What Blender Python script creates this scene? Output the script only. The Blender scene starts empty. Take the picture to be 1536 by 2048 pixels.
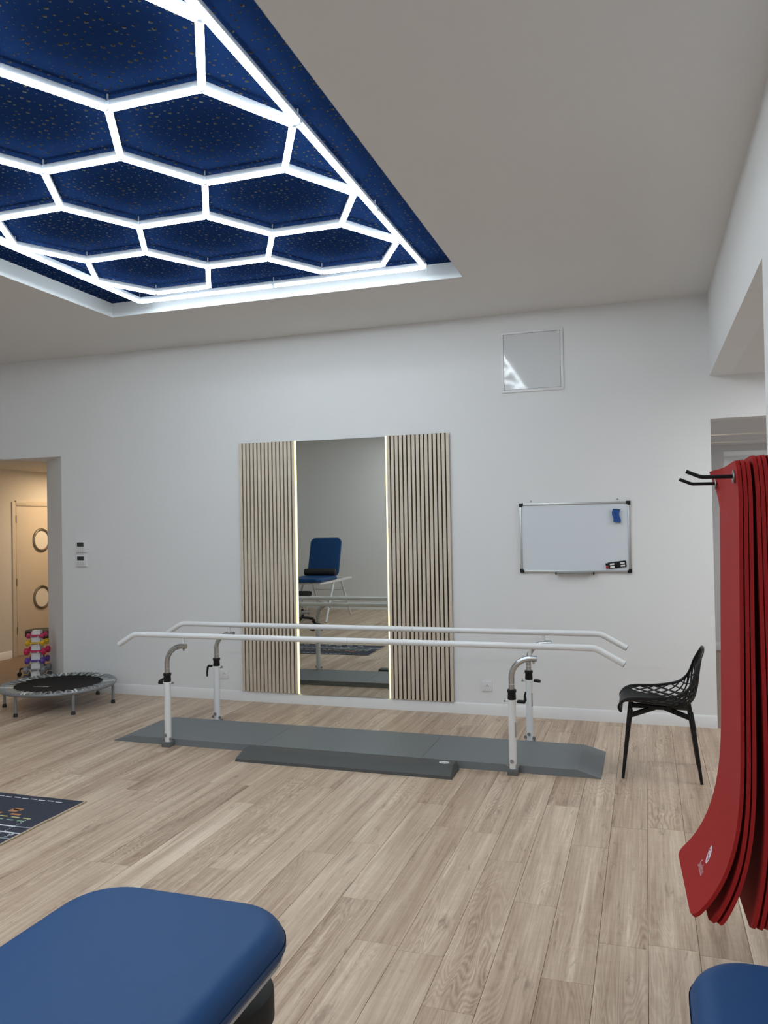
import bpy, bmesh, math, random
from mathutils import Vector, Matrix
PI = math.pi
C = bpy.context.scene.collection
S = bpy.context.scene

# ------------------------------------------------------------------ camera
cam_d = bpy.data.cameras.new('camera')
cam = bpy.data.objects.new('camera', cam_d); C.objects.link(cam)
cam_d.sensor_fit = 'VERTICAL'; cam_d.sensor_height = 36.0
cam_d.lens = 1592.05 / 2048 * 36.0
cam_d.clip_start = 0.02
yaw, pitch, roll = -0.3167, 0.0150, -0.0181
fw = Vector((math.sin(yaw) * math.cos(pitch), math.cos(yaw) * math.cos(pitch), math.sin(pitch)))
r0 = Vector((math.cos(yaw), -math.sin(yaw), 0)); u0 = r0.cross(fw)
rt = r0 * math.cos(roll) + u0 * math.sin(roll); up = -r0 * math.sin(roll) + u0 * math.cos(roll)
m = Matrix((rt, up, -fw)).transposed().to_4x4(); m.translation = Vector((3.7459, -6.956, 1.6952))
cam.matrix_world = m
S.camera = cam

# ------------------------------------------------------------------ light + exposure
S.view_settings.view_transform = 'Standard'; S.view_settings.look = 'None'
S.view_settings.exposure = 0.37; S.view_settings.gamma = 1.0
S.view_settings.use_curve_mapping = False
TUBE = 15.0          # radiance of the hexagon tubes
TUBE_COL = (0.85, 0.97, 1.04)
wd = bpy.data.worlds.new('world'); S.world = wd; wd.use_nodes = True
wd.node_tree.nodes['Background'].inputs[0].default_value = (0.8, 0.9, 1.0, 1)
wd.node_tree.nodes['Background'].inputs[1].default_value = 0.0
def area(name, loc, rot, sx, sy, power, col):
    d = bpy.data.lights.new(name, 'AREA'); d.shape = 'RECTANGLE'; d.size = sx; d.size_y = sy
    d.energy = power; d.color = col
    o = bpy.data.objects.new(name, d); C.objects.link(o); o.location = loc; o.rotation_euler = rot
    return o
# added fill light over the rear half of the room, unseen behind the camera
area('rear_fill_light', (0.9, -6.9, 3.49), (0, 0, 0), 3.0, 0.8, 42, (0.92, 0.97, 1.0))
area('side_fill_light', (5.4, -5.9, 2.83), (0, 0, 0), 1.2, 1.2, 8, (0.95, 0.98, 1.0))  # unseen fill, added to brighten the right part of the back wall
area('side_passage_lamp', (5.5, -1.4, 2.83), (0, 0, 0), 0.8, 1.2, 28, (0.95, 0.98, 1.0))
area('corridor_lamp', (-3.5, 2.3, 2.48), (0, 0, 0), 0.35, 0.35, 17, (1.0, 0.73, 0.45))
area('next_room_lamp', (5.6, 2.2, 2.58), (0, 0, 0), 1.0, 1.0, 12, (0.97, 0.98, 1.0))
area('far_room_lamp', (5.6, 5.0, 2.58), (0, 0, 0), 0.8, 0.8, 14, (0.95, 0.98, 1.0))

for y_, e_ in ((2.62, 26), (3.62, 22)):
    d = bpy.data.lights.new('wall_wash_lamp', 'SPOT'); d.energy = e_; d.color = (1.0, 0.74, 0.44); d.spot_size = math.radians(15); d.spot_blend = 0.7; d.shadow_soft_size = 0.02
    o = bpy.data.objects.new('wall_wash_lamp', d); C.objects.link(o); o.location = (3.95, y_, 2.555); o.rotation_euler = (0, math.radians(-93.5), 0)

# ------------------------------------------------------------------ materials
def lin(r, g, b):
    f = lambda c: (c / 255 / 12.92) if c <= 10.3 else ((c / 255 + 0.055) / 1.055) ** 2.4
    return (f(r), f(g), f(b))
MATS = {}
def mat(name, col, rough=0.5, metal=0.0, var=0.04, scale=30.0, bump=0.0, bscale=200.0, coat=0.0, spec=0.5, trans=0.0):
    if name in MATS: return MATS[name]
    mt = bpy.data.materials.new(name); mt.use_nodes = True; nt = mt.node_tree; N = nt.nodes; L = nt.links
    p = N['Principled BSDF']
    tc = N.new('ShaderNodeTexCoord'); nz = N.new('ShaderNodeTexNoise'); nz.inputs['Scale'].default_value = scale
    nz.inputs['Detail'].default_value = 4
    L.new(tc.outputs['Object'], nz.inputs['Vector'])
    mx = N.new('ShaderNodeMix'); mx.data_type = 'RGBA'
    mx.inputs['A'].default_value = (*[c * (1 - var) for c in col], 1); mx.inputs['B'].default_value = (*[min(1, c * (1 + var)) for c in col], 1)
    L.new(nz.outputs['Fac'], mx.inputs['Factor']); L.new(mx.outputs['Result'], p.inputs['Base Color'])
    p.inputs['Roughness'].default_value = rough; p.inputs['Metallic'].default_value = metal
    p.inputs['Specular IOR Level'].default_value = spec
    p.inputs['Coat Weight'].default_value = coat; p.inputs['Coat Roughness'].default_value = 0.08
    p.inputs['Transmission Weight'].default_value = trans
    if bump > 0:
        n2 = N.new('ShaderNodeTexNoise'); n2.inputs['Scale'].default_value = bscale; n2.inputs['Detail'].default_value = 3
        L.new(tc.outputs['Object'], n2.inputs['Vector'])
        b = N.new('ShaderNodeBump'); b.inputs['Strength'].default_value = bump; b.inputs['Distance'].default_value = 0.002
        L.new(n2.outputs['Fac'], b.inputs['Height']); L.new(b.outputs['Normal'], p.inputs['Normal'])
    MATS[name] = mt
    return mt
def emat(name, col, strength):
    mt = bpy.data.materials.new(name); mt.use_nodes = True; N = mt.node_tree.nodes
    p = N['Principled BSDF']; p.inputs['Base Color'].default_value = (0.9, 0.9, 0.9, 1)
    p.inputs['Emission Color'].default_value = (*col, 1); p.inputs['Emission Strength'].default_value = strength
    return mt
def wood_mat():
    mt = bpy.data.materials.new('oak_laminate'); mt.use_nodes = True; nt = mt.node_tree; N = nt.nodes; L = nt.links
    p = N['Principled BSDF']
    tc = N.new('ShaderNodeTexCoord'); oi = N.new('ShaderNodeObjectInfo')
    def math_(op, a, b=None, cl=False):
        n = N.new('ShaderNodeMath'); n.operation = op; n.use_clamp = cl
        for i, v in enumerate((a, b)):
            if v is None: continue
            if isinstance(v, (int, float)): n.inputs[i].default_value = v
            else: L.new(v, n.inputs[i])
        return n.outputs[0]
    off = N.new('ShaderNodeVectorMath'); off.operation = 'MULTIPLY_ADD'
    L.new(oi.outputs['Random'], off.inputs[0]); off.inputs[1].default_value = (57.3, 91.7, 33.1); L.new(tc.outputs['Object'], off.inputs[2])
    def mapped(sx, sy):
        v = N.new('ShaderNodeVectorMath'); v.operation = 'MULTIPLY'; L.new(off.outputs[0], v.inputs[0]); v.inputs[1].default_value = (sx, sy, 1)
        return v.outputs[0]
    def noise(vec, sc, det=3, dist=0.0, rough=0.5):
        n = N.new('ShaderNodeTexNoise'); n.inputs['Scale'].default_value = sc; n.inputs['Detail'].default_value = det
        n.inputs['Distortion'].default_value = dist; n.inputs['Roughness'].default_value = rough; L.new(vec, n.inputs['Vector']); return n.outputs['Fac']
    # cathedral figure: contour lines of a stretched noise field
    field = noise(mapped(7.5, 1.05), 1.0, 2, 0.22, 0.42)
    rings = math_('FRACT', math_('MULTIPLY', field, 30.0))
    tri = math_('ABSOLUTE', math_('SUBTRACT', rings, 0.5))
    ringl = math_('MULTIPLY', tri, 2.0)
    fig = math_('SMOOTH_MIN', 1.0, noise(mapped(3.0, 0.8), 1.0, 2))       # where figure is strong
    figm = math_('MULTIPLY', math_('SUBTRACT', fig, 0.44, True), 4.0, True)
    ringw = math_('MULTIPLY', math_('SUBTRACT', ringl, 0.5), figm)
    streak = noise(mapped(95, 2.2), 1.0, 3, 0.2, 0.6)
    broad = noise(mapped(14, 0.7), 1.0, 3, 0.6, 0.55)
    cross = noise(mapped(9, 22), 1.0, 3, 1.2, 0.6)
    dark = noise(mapped(22, 3.4), 1.0, 4, 0.9, 0.6)
    t = math_('ADD', math_('MULTIPLY', ringw, 0.27), 0.5)
    t = math_('ADD', t, math_('MULTIPLY', math_('SUBTRACT', streak, 0.5), 0.60))
    t = math_('ADD', t, math_('MULTIPLY', math_('SUBTRACT', broad, 0.5), 0.95))
    t = math_('ADD', t, math_('MULTIPLY', math_('SUBTRACT', cross, 0.5), 0.16))
    t = math_('ADD', t, math_('MULTIPLY', math_('SUBTRACT', oi.outputs['Random'], 0.5), 0.20))
    cr = N.new('ShaderNodeValToRGB'); e = cr.color_ramp.elements
    e[0].position = 0.12; e[0].color = (*lin(146, 120, 100), 1)
    e[1].position = 0.92; e[1].color = (*lin(234, 215, 192), 1)
    a = cr.color_ramp.elements.new(0.40); a.color = (*lin(182, 158, 136), 1)
    a = cr.color_ramp.elements.new(0.62); a.color = (*lin(205, 183, 160), 1)
    L.new(t, cr.inputs[0])
    dk = math_('MULTIPLY', math_('SUBTRACT', dark, 0.60, True), 6.0, True)
    mx = N.new('ShaderNodeMix'); mx.data_type = 'RGBA'; L.new(math_('MULTIPLY', dk, 0.7), mx.inputs['Factor'])
    L.new(cr.outputs[0], mx.inputs['A']); mx.inputs['B'].default_value = (*lin(112, 92, 78), 1)
    L.new(mx.outputs['Result'], p.inputs['Base Color'])
    p.inputs['Roughness'].default_value = 0.42; p.inputs['Specular IOR Level'].default_value = 0.4
    b = N.new('ShaderNodeBump'); b.inputs['Strength'].default_value = 0.12; b.inputs['Distance'].default_value = 0.002
    L.new(streak, b.inputs['Height']); L.new(b.outputs['Normal'], p.inputs['Normal'])
    MATS['oak'] = mt
    return mt

OAK = wood_mat()
WALL = mat('white_wall_paint', (0.80, 0.805, 0.81), 0.75, var=0.015, scale=2, bump=0.08, bscale=160)
CEIL = mat('white_ceiling_paint', (0.78, 0.77, 0.76), 0.85, var=0.01, scale=2)
RECESS = mat('white_recess_paint', (0.62, 0.64, 0.65), 0.7, var=0.01, scale=3)
TRIM = mat('white_trim_paint', (0.82, 0.82, 0.82), 0.4, var=0.01)
BLUEP = mat('navy_ceiling_paint', (0.0088, 0.0245, 0.084), 0.95, var=0.06, scale=6, spec=0.0)
PLASTER = mat('bare_plaster', (0.14, 0.135, 0.13), 0.95, spec=0.0)
VOID = mat('black_felt', (0.010, 0.010, 0.011), 0.95)
JOINT = mat('dark_joint', (0.09, 0.065, 0.05), 0.8)
TUBEW = mat('tube_housing_plastic', (0.42, 0.44, 0.48), 0.45)
CLEAR = mat('clear_connector_plastic', (0.50, 0.54, 0.58), 0.25, trans=0.2)
TLIGHT = emat('tube_light', TUBE_COL, TUBE)
LEDW = emat('led_strip_light', (1.0, 0.88, 0.37), 1.7)
MIRROR = mat('mirror_silver', (0.63, 0.64, 0.605), 0.005, 1.0, var=0.0)
SLATM = mat('greige_oak_veneer', lin(216, 202, 184), 0.6, var=0.10, scale=14, bump=0.05)
WHITEP = mat('white_powder_coat', (0.80, 0.81, 0.82), 0.28, var=0.01)
WHITEPL = mat('white_plastic', (0.78, 0.78, 0.79), 0.35, var=0.01)
CHROME = mat('satin_chrome', (0.52, 0.54, 0.55), 0.24, 1.0, var=0.05)
BOLT = mat('zinc_bolt', (0.36, 0.37, 0.38), 0.4, 1.0)
BLACK = mat('black_plastic', (0.006, 0.006, 0.0065), 0.42, spec=0.3)
BLACKR = mat('black_rubber', (0.018, 0.018, 0.018), 0.7)
GREYMAT = mat('grey_vinyl_platform', (0.160, 0.175, 0.183), 0.5, var=0.05, scale=10, bump=0.15, bscale=400)
BEAMM = mat('charcoal_foam', (0.075, 0.078, 0.076), 0.6, var=0.08, scale=25, bump=0.2, bscale=500)
STICK = mat('white_sticker', (0.85, 0.85, 0.85), 0.4)
INK = mat('black_print', (0.02, 0.02, 0.02), 0.6)
ALU = mat('brushed_aluminium', (0.55, 0.57, 0.57), 0.35, 1.0)
BOARD = mat('gloss_whiteboard', (0.70, 0.75, 0.80), 0.14, var=0.005)
LCD = mat('dark_display', (0.02, 0.022, 0.024), 0.2)
BLUEV = mat('blue_vinyl', (0.008, 0.060, 0.185), 0.5, spec=0.3, var=0.04, scale=8, bump=0.06, bscale=600)
BLUEF = mat('blue_felt', (0.012, 0.075, 0.32), 0.7)
REDM = mat('red_foam', (0.36, 0.014, 0.014), 0.7, spec=0.25, var=0.05, scale=12, bump=0.12, bscale=500)
REDINK = mat('white_mat_print', (0.80, 0.50, 0.52), 0.6)
PINKINK = mat('pale_mat_print', (0.75, 0.60, 0.68), 0.6)
GROM = mat('gunmetal_eyelet', (0.30, 0.30, 0.30), 0.4, 0.9)
GREYF = mat('grey_steel_tube', (0.25, 0.26, 0.27), 0.38, 0.4)
TMAT = mat('black_trampoline_mat', (0.005, 0.005, 0.006), 0.75, bump=0.3, bscale=700, spec=0.25)
STRAP = mat('grey_elastic_strap', (0.30, 0.33, 0.34), 0.5)
STRAPW = mat('white_elastic_strap', (0.70, 0.72, 0.72), 0.5)
RUGM = mat('navy_rug_fabric', lin(50, 54, 68), 0.9, var=0.12, scale=300, bump=0.3, bscale=900)
RUGE = mat('beige_rug_binding', lin(186, 168, 146), 0.85)
DOORM = mat('cream_door_paint', (0.62, 0.54, 0.44), 0.45, var=0.02)
CORRW = mat('corridor_wall_paint', (0.66, 0.62, 0.56), 0.8, var=0.02, scale=2)
BRONZE = mat('brushed_steel_porthole', (0.25, 0.23, 0.19), 0.35, 0.8)
FROST = mat('frosted_glass', (0.88, 0.84, 0.76), 0.15, trans=0.1)
GLOSSW = mat('gloss_white_hatch', (0.70, 0.71, 0.72), 0.055, var=0.005, bump=0.10, bscale=9)
CORFLOOR = mat('corridor_laminate', lin(138, 116, 98), 0.5, var=0.15, scale=6)
def c_(n, r, g, b, ro=0.45): return mat(n, lin(r, g, b), ro)
DUMB = {'pink': c_('rose_vinyl', 196, 50, 92), 'yellow': c_('yellow_vinyl', 220, 176, 20), 'magenta': c_('magenta_vinyl', 202, 28, 84),
        'purple': c_('purple_vinyl', 92, 58, 150), 'grey': c_('grey_vinyl', 128, 130, 132), 'dark grey': c_('dark_grey_vinyl', 82, 84, 86)}
PRINT = {'w': mat('white_rug_print', (0.72, 0.74, 0.78), 0.8), 'g': mat('grey_rug_print', (0.32, 0.33, 0.38), 0.8), 'o': mat('orange_rug_print', lin(186, 128, 80), 0.8),
         'y': mat('yellow_rug_print', lin(196, 190, 128), 0.8), 't': mat('green_rug_print', lin(140, 176, 150), 0.8)}

# ------------------------------------------------------------------ mesh builder
class MB:
    def __init__(s): s.v = []; s.f = []; s.mi = []
    def add(s, v, f, mi=0):
        b = len(s.v); s.v += [tuple(p) for p in v]; s.f += [tuple(i + b for i in q) for q in f]; s.mi += [mi] * len(f); return s
    def box(s, x0, x1, y0, y1, z0, z1, ch=0.0, mi=0):
        if x1 < x0: x0, x1 = x1, x0
        if y1 < y0: y0, y1 = y1, y0
        if z1 < z0: z0, z1 = z1, z0
        if ch <= 0:
            v = [(x, y, z) for z in (z0, z1) for y in (y0, y1) for x in (x0, x1)]
            return s.add(v, [(0, 2, 3, 1), (4, 5, 7, 6), (0, 1, 5, 4), (2, 6, 7, 3), (0, 4, 6, 2), (1, 3, 7, 5)], mi)
        bm = bmesh.new(); bmesh.ops.create_cube(bm, size=1)
        for p in bm.verts: p.co = Vector(((x0 + x1) / 2 + p.co.x * (x1 - x0), (y0 + y1) / 2 + p.co.y * (y1 - y0), (z0 + z1) / 2 + p.co.z * (z1 - z0)))
        bmesh.ops.bevel(bm, geom=bm.edges[:], offset=ch, segments=2, affect='EDGES', profile=0.6)
        bm.verts.index_update(); s.add([p.co[:] for p in bm.verts], [[q.index for q in f.verts] for f in bm.faces], mi); bm.free(); return s
    def prism(s, poly, z0, z1, mi=0, fn=None):
        # extrude a 2-D polygon (counter-clockwise) from z0 to z1; fn maps (a,b,z) to xyz
        fn = fn or (lambda a, b, z: (a, b, z)); n = len(poly)
        v = [fn(a, b, z0) for a, b in poly] + [fn(a, b, z1) for a, b in poly]
        f = [tuple(range(n - 1, -1, -1)), tuple(range(n, 2 * n))] + [(i, (i + 1) % n, n + (i + 1) % n, n + i) for i in range(n)]
        return s.add(v, f, mi)
    def tube(s, pts, r, seg=12, cap=True, mi=0, squash=1.0):
        pts = [Vector(p) for p in pts]; n = len(pts); rs = r if isinstance(r, (list, tuple)) else [r] * n
        v = []; f = []; t0 = (pts[1] - pts[0]).normalized()
        a = Vector((0, 0, 1)) if abs(t0.z) < 0.9 else Vector((1, 0, 0)); nx = t0.cross(a).normalized()
        for i in range(n):
            t = (pts[min(i + 1, n - 1)] - pts[max(i - 1, 0)]).normalized()
            nx = (nx - t * nx.dot(t)).normalized(); ny = t.cross(nx)
            for k in range(seg):
                an = 2 * PI * k / seg; v.append(pts[i] + nx * math.cos(an) * rs[i] + ny * math.sin(an) * rs[i] * squash)
        for i in range(n - 1):
            for k in range(seg):
                k2 = (k + 1) % seg; f.append((i * seg + k, i * seg + k2, (i + 1) * seg + k2, (i + 1) * seg + k))
        if cap: f.append(tuple(range(seg - 1, -1, -1))); f.append(tuple((n - 1) * seg + k for k in range(seg)))
        return s.add(v, f, mi)
    def lathe(s, prof, seg=24, c=(0, 0, 0), axis='z', mi=0):
        v = []; f = []; n = len(prof)
        for r, h in prof:
            for k in range(seg):
                a = 2 * PI * k / seg; x, y = r * math.cos(a), r * math.sin(a)
                p = (x, y, h) if axis == 'z' else ((x, h, y) if axis == 'y' else (h, x, y))
                v.append((c[0] + p[0], c[1] + p[1], c[2] + p[2]))
        for i in range(n - 1):
            for k in range(seg):
                k2 = (k + 1) % seg; f.append((i * seg + k, i * seg + k2, (i + 1) * seg + k2, (i + 1) * seg + k))
        f.append(tuple(range(seg - 1, -1, -1))); f.append(tuple((n - 1) * seg + k for k in range(seg)))
        return s.add(v, f, mi)
    def ring(s, c, R, r, axis='z', seg=36, sg=10, mi=0):
        v = []; f = []
        for i in range(seg):
            a = 2 * PI * i / seg
            for k in range(sg):
                b = 2 * PI * k / sg; q = R + r * math.cos(b); h = r * math.sin(b); x, y = q * math.cos(a), q * math.sin(a)
                p = (x, y, h) if axis == 'z' else ((x, h, y) if axis == 'y' else (h, x, y))
                v.append((c[0] + p[0], c[1] + p[1], c[2] + p[2]))
        for i in range(seg):
            for k in range(sg):
                i2 = (i + 1) % seg; k2 = (k + 1) % sg; f.append((i * sg + k, i2 * sg + k, i2 * sg + k2, i * sg + k2))
        return s.add(v, f, mi)
    def mesh(s, name, mats, angle=38):
        me = bpy.data.meshes.new(name); me.from_pydata(s.v, [], s.f)
        for q in (mats if isinstance(mats, (list, tuple)) else [mats]): me.materials.append(q)
        bm = bmesh.new(); bm.from_mesh(me)
        for f, i in zip(bm.faces, s.mi): f.material_index = i; f.smooth = True
        bmesh.ops.recalc_face_normals(bm, faces=bm.faces[:]); bm.to_mesh(me); bm.free()
        me.set_sharp_from_angle(angle=math.radians(angle)); return me
    def build(s, name, mats, parent=None, loc=None, angle=38):
        return link(name, s.mesh(name, mats, angle), parent, loc)
def link(name, me, parent=None, loc=None):
    o = bpy.data.objects.new(name, me); C.objects.link(o)
    if parent: o.parent = parent
    if loc: o.location = loc
    return o
def tag(o, label=None, cat=None, group=None, kind=None):
    if label: o['label'] = label
    if cat: o['category'] = cat
    if group: o['group'] = group
    if kind: o['kind'] = kind
    return o
def thing(name, label, cat, loc=(0, 0, 0), rz=0.0, group=None):
    o = bpy.data.objects.new(name, None); C.objects.link(o); o.empty_display_size = 0.1
    o.location = loc; o.rotation_euler = (0, 0, rz); return tag(o, label, cat, group)
def struct(name, mb, m, label=None, cat=None):
    o = mb.build(name, m); return tag(o, label, cat, None, 'structure')
def copy_tree(o, parent=None):
    c = o.copy(); C.objects.link(c)
    if parent: c.parent = parent
    for ch in list(o.children): copy_tree(ch, c)
    return c
def rrect(x0, x1, y0, y1, r, n=8):
    p = []
    for cx, cy, a0 in ((x1 - r, y0 + r, -PI / 2), (x1 - r, y1 - r, 0), (x0 + r, y1 - r, PI / 2), (x0 + r, y0 + r, PI)):
        for k in range(n + 1): a = a0 + PI / 2 * k / n; p.append((cx + r * math.cos(a), cy + r * math.sin(a)))
    return p
def pad(mb, poly, z0, z1, er, mi=0, crown=0.0):
    # cushion: polygon with softly rounded upper and lower edges
    n = len(poly); cx = sum(p[0] for p in poly) / n; cy = sum(p[1] for p in poly) / n
    def inset(d):
        out = []
        for i in range(n):
            a = Vector(poly[i - 1]); b = Vector(poly[i]); c = Vector(poly[(i + 1) % n]); e1 = (b - a); e2 = (c - b)
            if e1.length < 1e-6: e1 = e2
            if e2.length < 1e-6: e2 = e1
            t = (e1.normalized() + e2.normalized()).normalized(); out.append((b.x - t.y * d, b.y + t.x * d))
        return out
    lv = []
    for k in range(6): a = PI / 2 * k / 5; lv.append((er * 0.5 * (1 - math.sin(a)), z0 + er * 0.5 * (1 - math.cos(a))))
    for k in range(9): a = PI / 2 * k / 8; lv.append((er * (1 - math.cos(a)), z1 - er + er * math.sin(a)))
    v = []; f = []
    for d, z in lv: v += [(x, y, z) for x, y in inset(d)]
    base = inset(er)
    for q in (0.75, 0.5, 0.25): v += [(cx + (x - cx) * q, cy + (y - cy) * q, z1 + crown * (1 - q)) for x, y in base]
    rows = len(lv) + 3
    for i in range(rows - 1):
        for k in range(n): k2 = (k + 1) % n; f.append((i * n + k, i * n + k2, (i + 1) * n + k2, (i + 1) * n + k))
    f.append(tuple(range(n - 1, -1, -1))); f.append(tuple((rows - 1) * n + k for k in range(n)))
    return mb.add(v, f, mi)
def arc(c, r, a0, a1, n, fn): return [fn(c[0] + r * math.cos(a0 + (a1 - a0) * k / n), c[1] + r * math.sin(a0 + (a1 - a0) * k / n)) for k in range(n + 1)]
def text_mesh(txt, size, fn, name, m, parent, extrude=0.0006):
    cu = bpy.data.curves.new(name, 'FONT'); cu.body = txt; cu.size = size; cu.align_x = 'CENTER'; cu.align_y = 'CENTER'; cu.extrude = 0.0; cu.resolution_u = 3
    t = bpy.data.objects.new(name, cu); C.objects.link(t)
    bpy.context.view_layer.update()
    me = bpy.data.meshes.new_from_object(t.evaluated_get(bpy.context.evaluated_depsgraph_get()))
    bpy.data.objects.remove(t); bpy.data.curves.remove(cu)
    for p in me.vertices: p.co = Vector(fn(p.co.x, p.co.y))
    me.materials.clear(); me.materials.append(m)
    return link(name, me, parent)

# ------------------------------------------------------------------ setting
CZ = 3.514; PZ = 3.6345                      # ceiling, recessed panel
RX0, RX1, RY0, RY1 = -0.575, 2.504, -6.25, -1.185
WXL, WXR, YR = -4.30, 4.266, -8.15

fl = MB().box(WXL - .2, 6.7, YR - .2, 6.3, -0.10, -0.0095); floor = struct('floor', fl, JOINT)
# laminate planks, one object each, laid towards the back wall
PW, PL, X0 = 0.19, 1.27, 3.341
JY = {0: -2.68, 1: -3.637, -1: -3.385, -2: -2.972, -3: -2.645}
rnd = random.Random(5)
planks = []
for k in range(-41, 13):
    xa = X0 + k * PW; xb = xa + PW
    if xb < WXL or xa > 6.4: continue
    ph = JY.get(k, rnd.uniform(0, PL))
    n0 = math.floor((YR - ph) / PL)
    y = ph + n0 * PL
    while y < 0.0:
        a, b = max(y, YR), min(y + PL, 0.0)
        if b - a > 0.02: planks.append((max(xa, WXL), min(xb, 6.4), a, b))
        y += PL
def plank_mesh(w, l):
    g = 0.0007; c = 0.0012; hw, hl = w / 2 - g, l / 2 - g
    v = [(sx * hw, sy * hl, -0.0095) for sx, sy in ((-1, -1), (1, -1), (1, 1), (-1, 1))] + [(sx * hw, sy * hl, -c) for sx, sy in ((-1, -1), (1, -1), (1, 1), (-1, 1))] + [(sx * (hw - c), sy * (hl - c), 0) for sx, sy in ((-1, -1), (1, -1), (1, 1), (-1, 1))]
    f = [(8, 9, 10, 11)] + [(i + o, (i + 1) % 4 + o, (i + 1) % 4 + 4 + o, i + 4 + o) for o in (0, 4) for i in range(4)]
    me = bpy.data.meshes.new('plank'); me.from_pydata(v, [], f); me.materials.append(OAK); return me
def seen(p):
    d = Vector(((p[0] + p[1]) / 2, (p[2] + p[3]) / 2, 0)) - Vector((3.746, -6.956, 0)); a = math.atan2(d.x, d.y) - yaw
    return d.length if abs(a) < 0.62 and d.y > 0 else 50 + d.length
planks.sort(key=seen)
pc = {}
for p in planks[:290]:
    key = (round(p[1] - p[0], 4), round(p[3] - p[2], 4))
    if key not in pc: pc[key] = plank_mesh(*key)
    link('plank', pc[key], floor, ((p[0] + p[1]) / 2, (p[2] + p[3]) / 2, 0))
rest = MB()
for p in planks[290:]: rest.box(p[0] + .0007, p[1] - .0007, p[2] + .0007, p[3] - .0007, -0.0095, 0)
if rest.v: tag(rest.build('planks_beyond', OAK, floor), kind='stuff')
# floors of corridor and of the rooms beyond
rest = MB()
for k in range(12):
    rest.box(WXL + k * .15, WXL + k * .15 + .149, 0.001, 6.2, -0.0095, 0); rest.box(4.0 + k * .2, 4.0 + k * .2 + .199, 0.001, 6.2, -0.0095, 0)
tag(rest.build('corridor_boards', CORFLOOR, floor), kind='stuff')

# back wall (faces the camera): opening on the left, doorway on the right
w = MB()
w.box(-2.13, WXR, 0, .15, 0, CZ + .3)
w.box(WXL - .15, -2.13, 0, .15, 2.478, CZ + .3)
w.box(WXR, 6.5, 0, .15, 2.502, CZ + .3)
w.box(6.1, 6.5, 0, .15, 0, 2.502)
struct('wall_back', w, WALL); w = MB()
w.prism([(-2.13, 0.0), (-2.13, 0.15), (-2.50, 0.62), (-2.74, 0.62), (-2.74, 0.485)], 0, 2.60)   # splayed jamb of the opening
struct('wall_jamb', w, WALL); w = MB().box(-2.74, -2.60, .621, 6.0, 0, 2.60); struct('wall_passage', w, WALL); w = MB()
w.prism([(-2.13, 0.0), (-2.74, 0.485), (-2.90, 0.0)][::-1], 2.473, 2.4775)
lintel_soffit = w
w = MB().box(WXL - .15, WXL, YR - .15, 0.0, 0, CZ + .3); struct('wall_left', w, WALL)
w = MB().box(WXL - .15, 6.65, YR - .15, YR, 0, CZ + .3); struct('wall_opposite', w, WALL)
w = MB()
w.box(WXR, WXR + .16, -4.80, -3.075, 0, CZ + .3)
w.box(WXR, WXR + .16, -3.075, 0, 2.848, CZ + .3); w.box(WXR, WXR + .16, YR, -4.80, 2.848, CZ + .3)
struct('wall_right', w, WALL)
w = MB().box(6.5, 6.65, YR, 6.3, 0, CZ + .3); struct('wall_side', w, WALL)
# corridor and next rooms
w = MB().box(WXL - .15, WXL, 0.15, 6.0, 0, 2.6); w.box(WXL, -2.6, 5.8, 6.0, 0, 2.6); struct('wall_corridor', w, CORRW)
w = MB()
w.box(3.9, 4.72, 4.1, 4.25, 0, 2.62); w.box(4.72, 5.62, 4.1, 4.25, 2.545, 2.62); w.box(5.62, 6.5, 4.1, 4.25, 0, 2.62)
w.box(3.75, 3.9, .15, 6.3, 0, 2.8); w.box(3.9, 6.5, 6.1, 6.3, 0, 2.8)
struct('wall_next_room', w, WALL)
# ceiling with recess
w = MB(); T = CZ + .28
w.box(WXL, RX0, YR, 0, CZ, T); w.box(RX1, WXR, YR, 0, CZ, T); w.box(RX0, RX1, RY1, 0, CZ, T); w.box(RX0, RX1, YR, RY0, CZ, T)
ceiling = struct('ceiling', w, CEIL)
e = 0.004
w = MB().box(RX0, RX0 + e, RY0, RY1, CZ + .0005, PZ + .03); w.box(RX1 - e, RX1, RY0, RY1, CZ + .0005, PZ + .03)
w.box(RX0, RX1, RY1 - e, RY1, CZ + .0005, PZ + .03); w.box(RX0, RX1, RY0, RY0 + e, CZ + .0005, PZ + .03)
w.build('recess_edge', RECESS, ceiling)
w = MB().box(WXR + .16, 6.5, YR, 0, 2.848, 2.95); w.build('soffit', CEIL, ceiling); lintel_soffit.build('soffit', WALL, ceiling)
w = MB().box(WXL, -2.6, .15, 6.0, 2.505, 2.62); w.build('corridor_ceiling', CORRW, ceiling)
w = MB().box(3.9, 6.5, .15, 6.1, 2.62, 2.75); w.build('next_room_ceiling', CEIL, ceiling)
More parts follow.
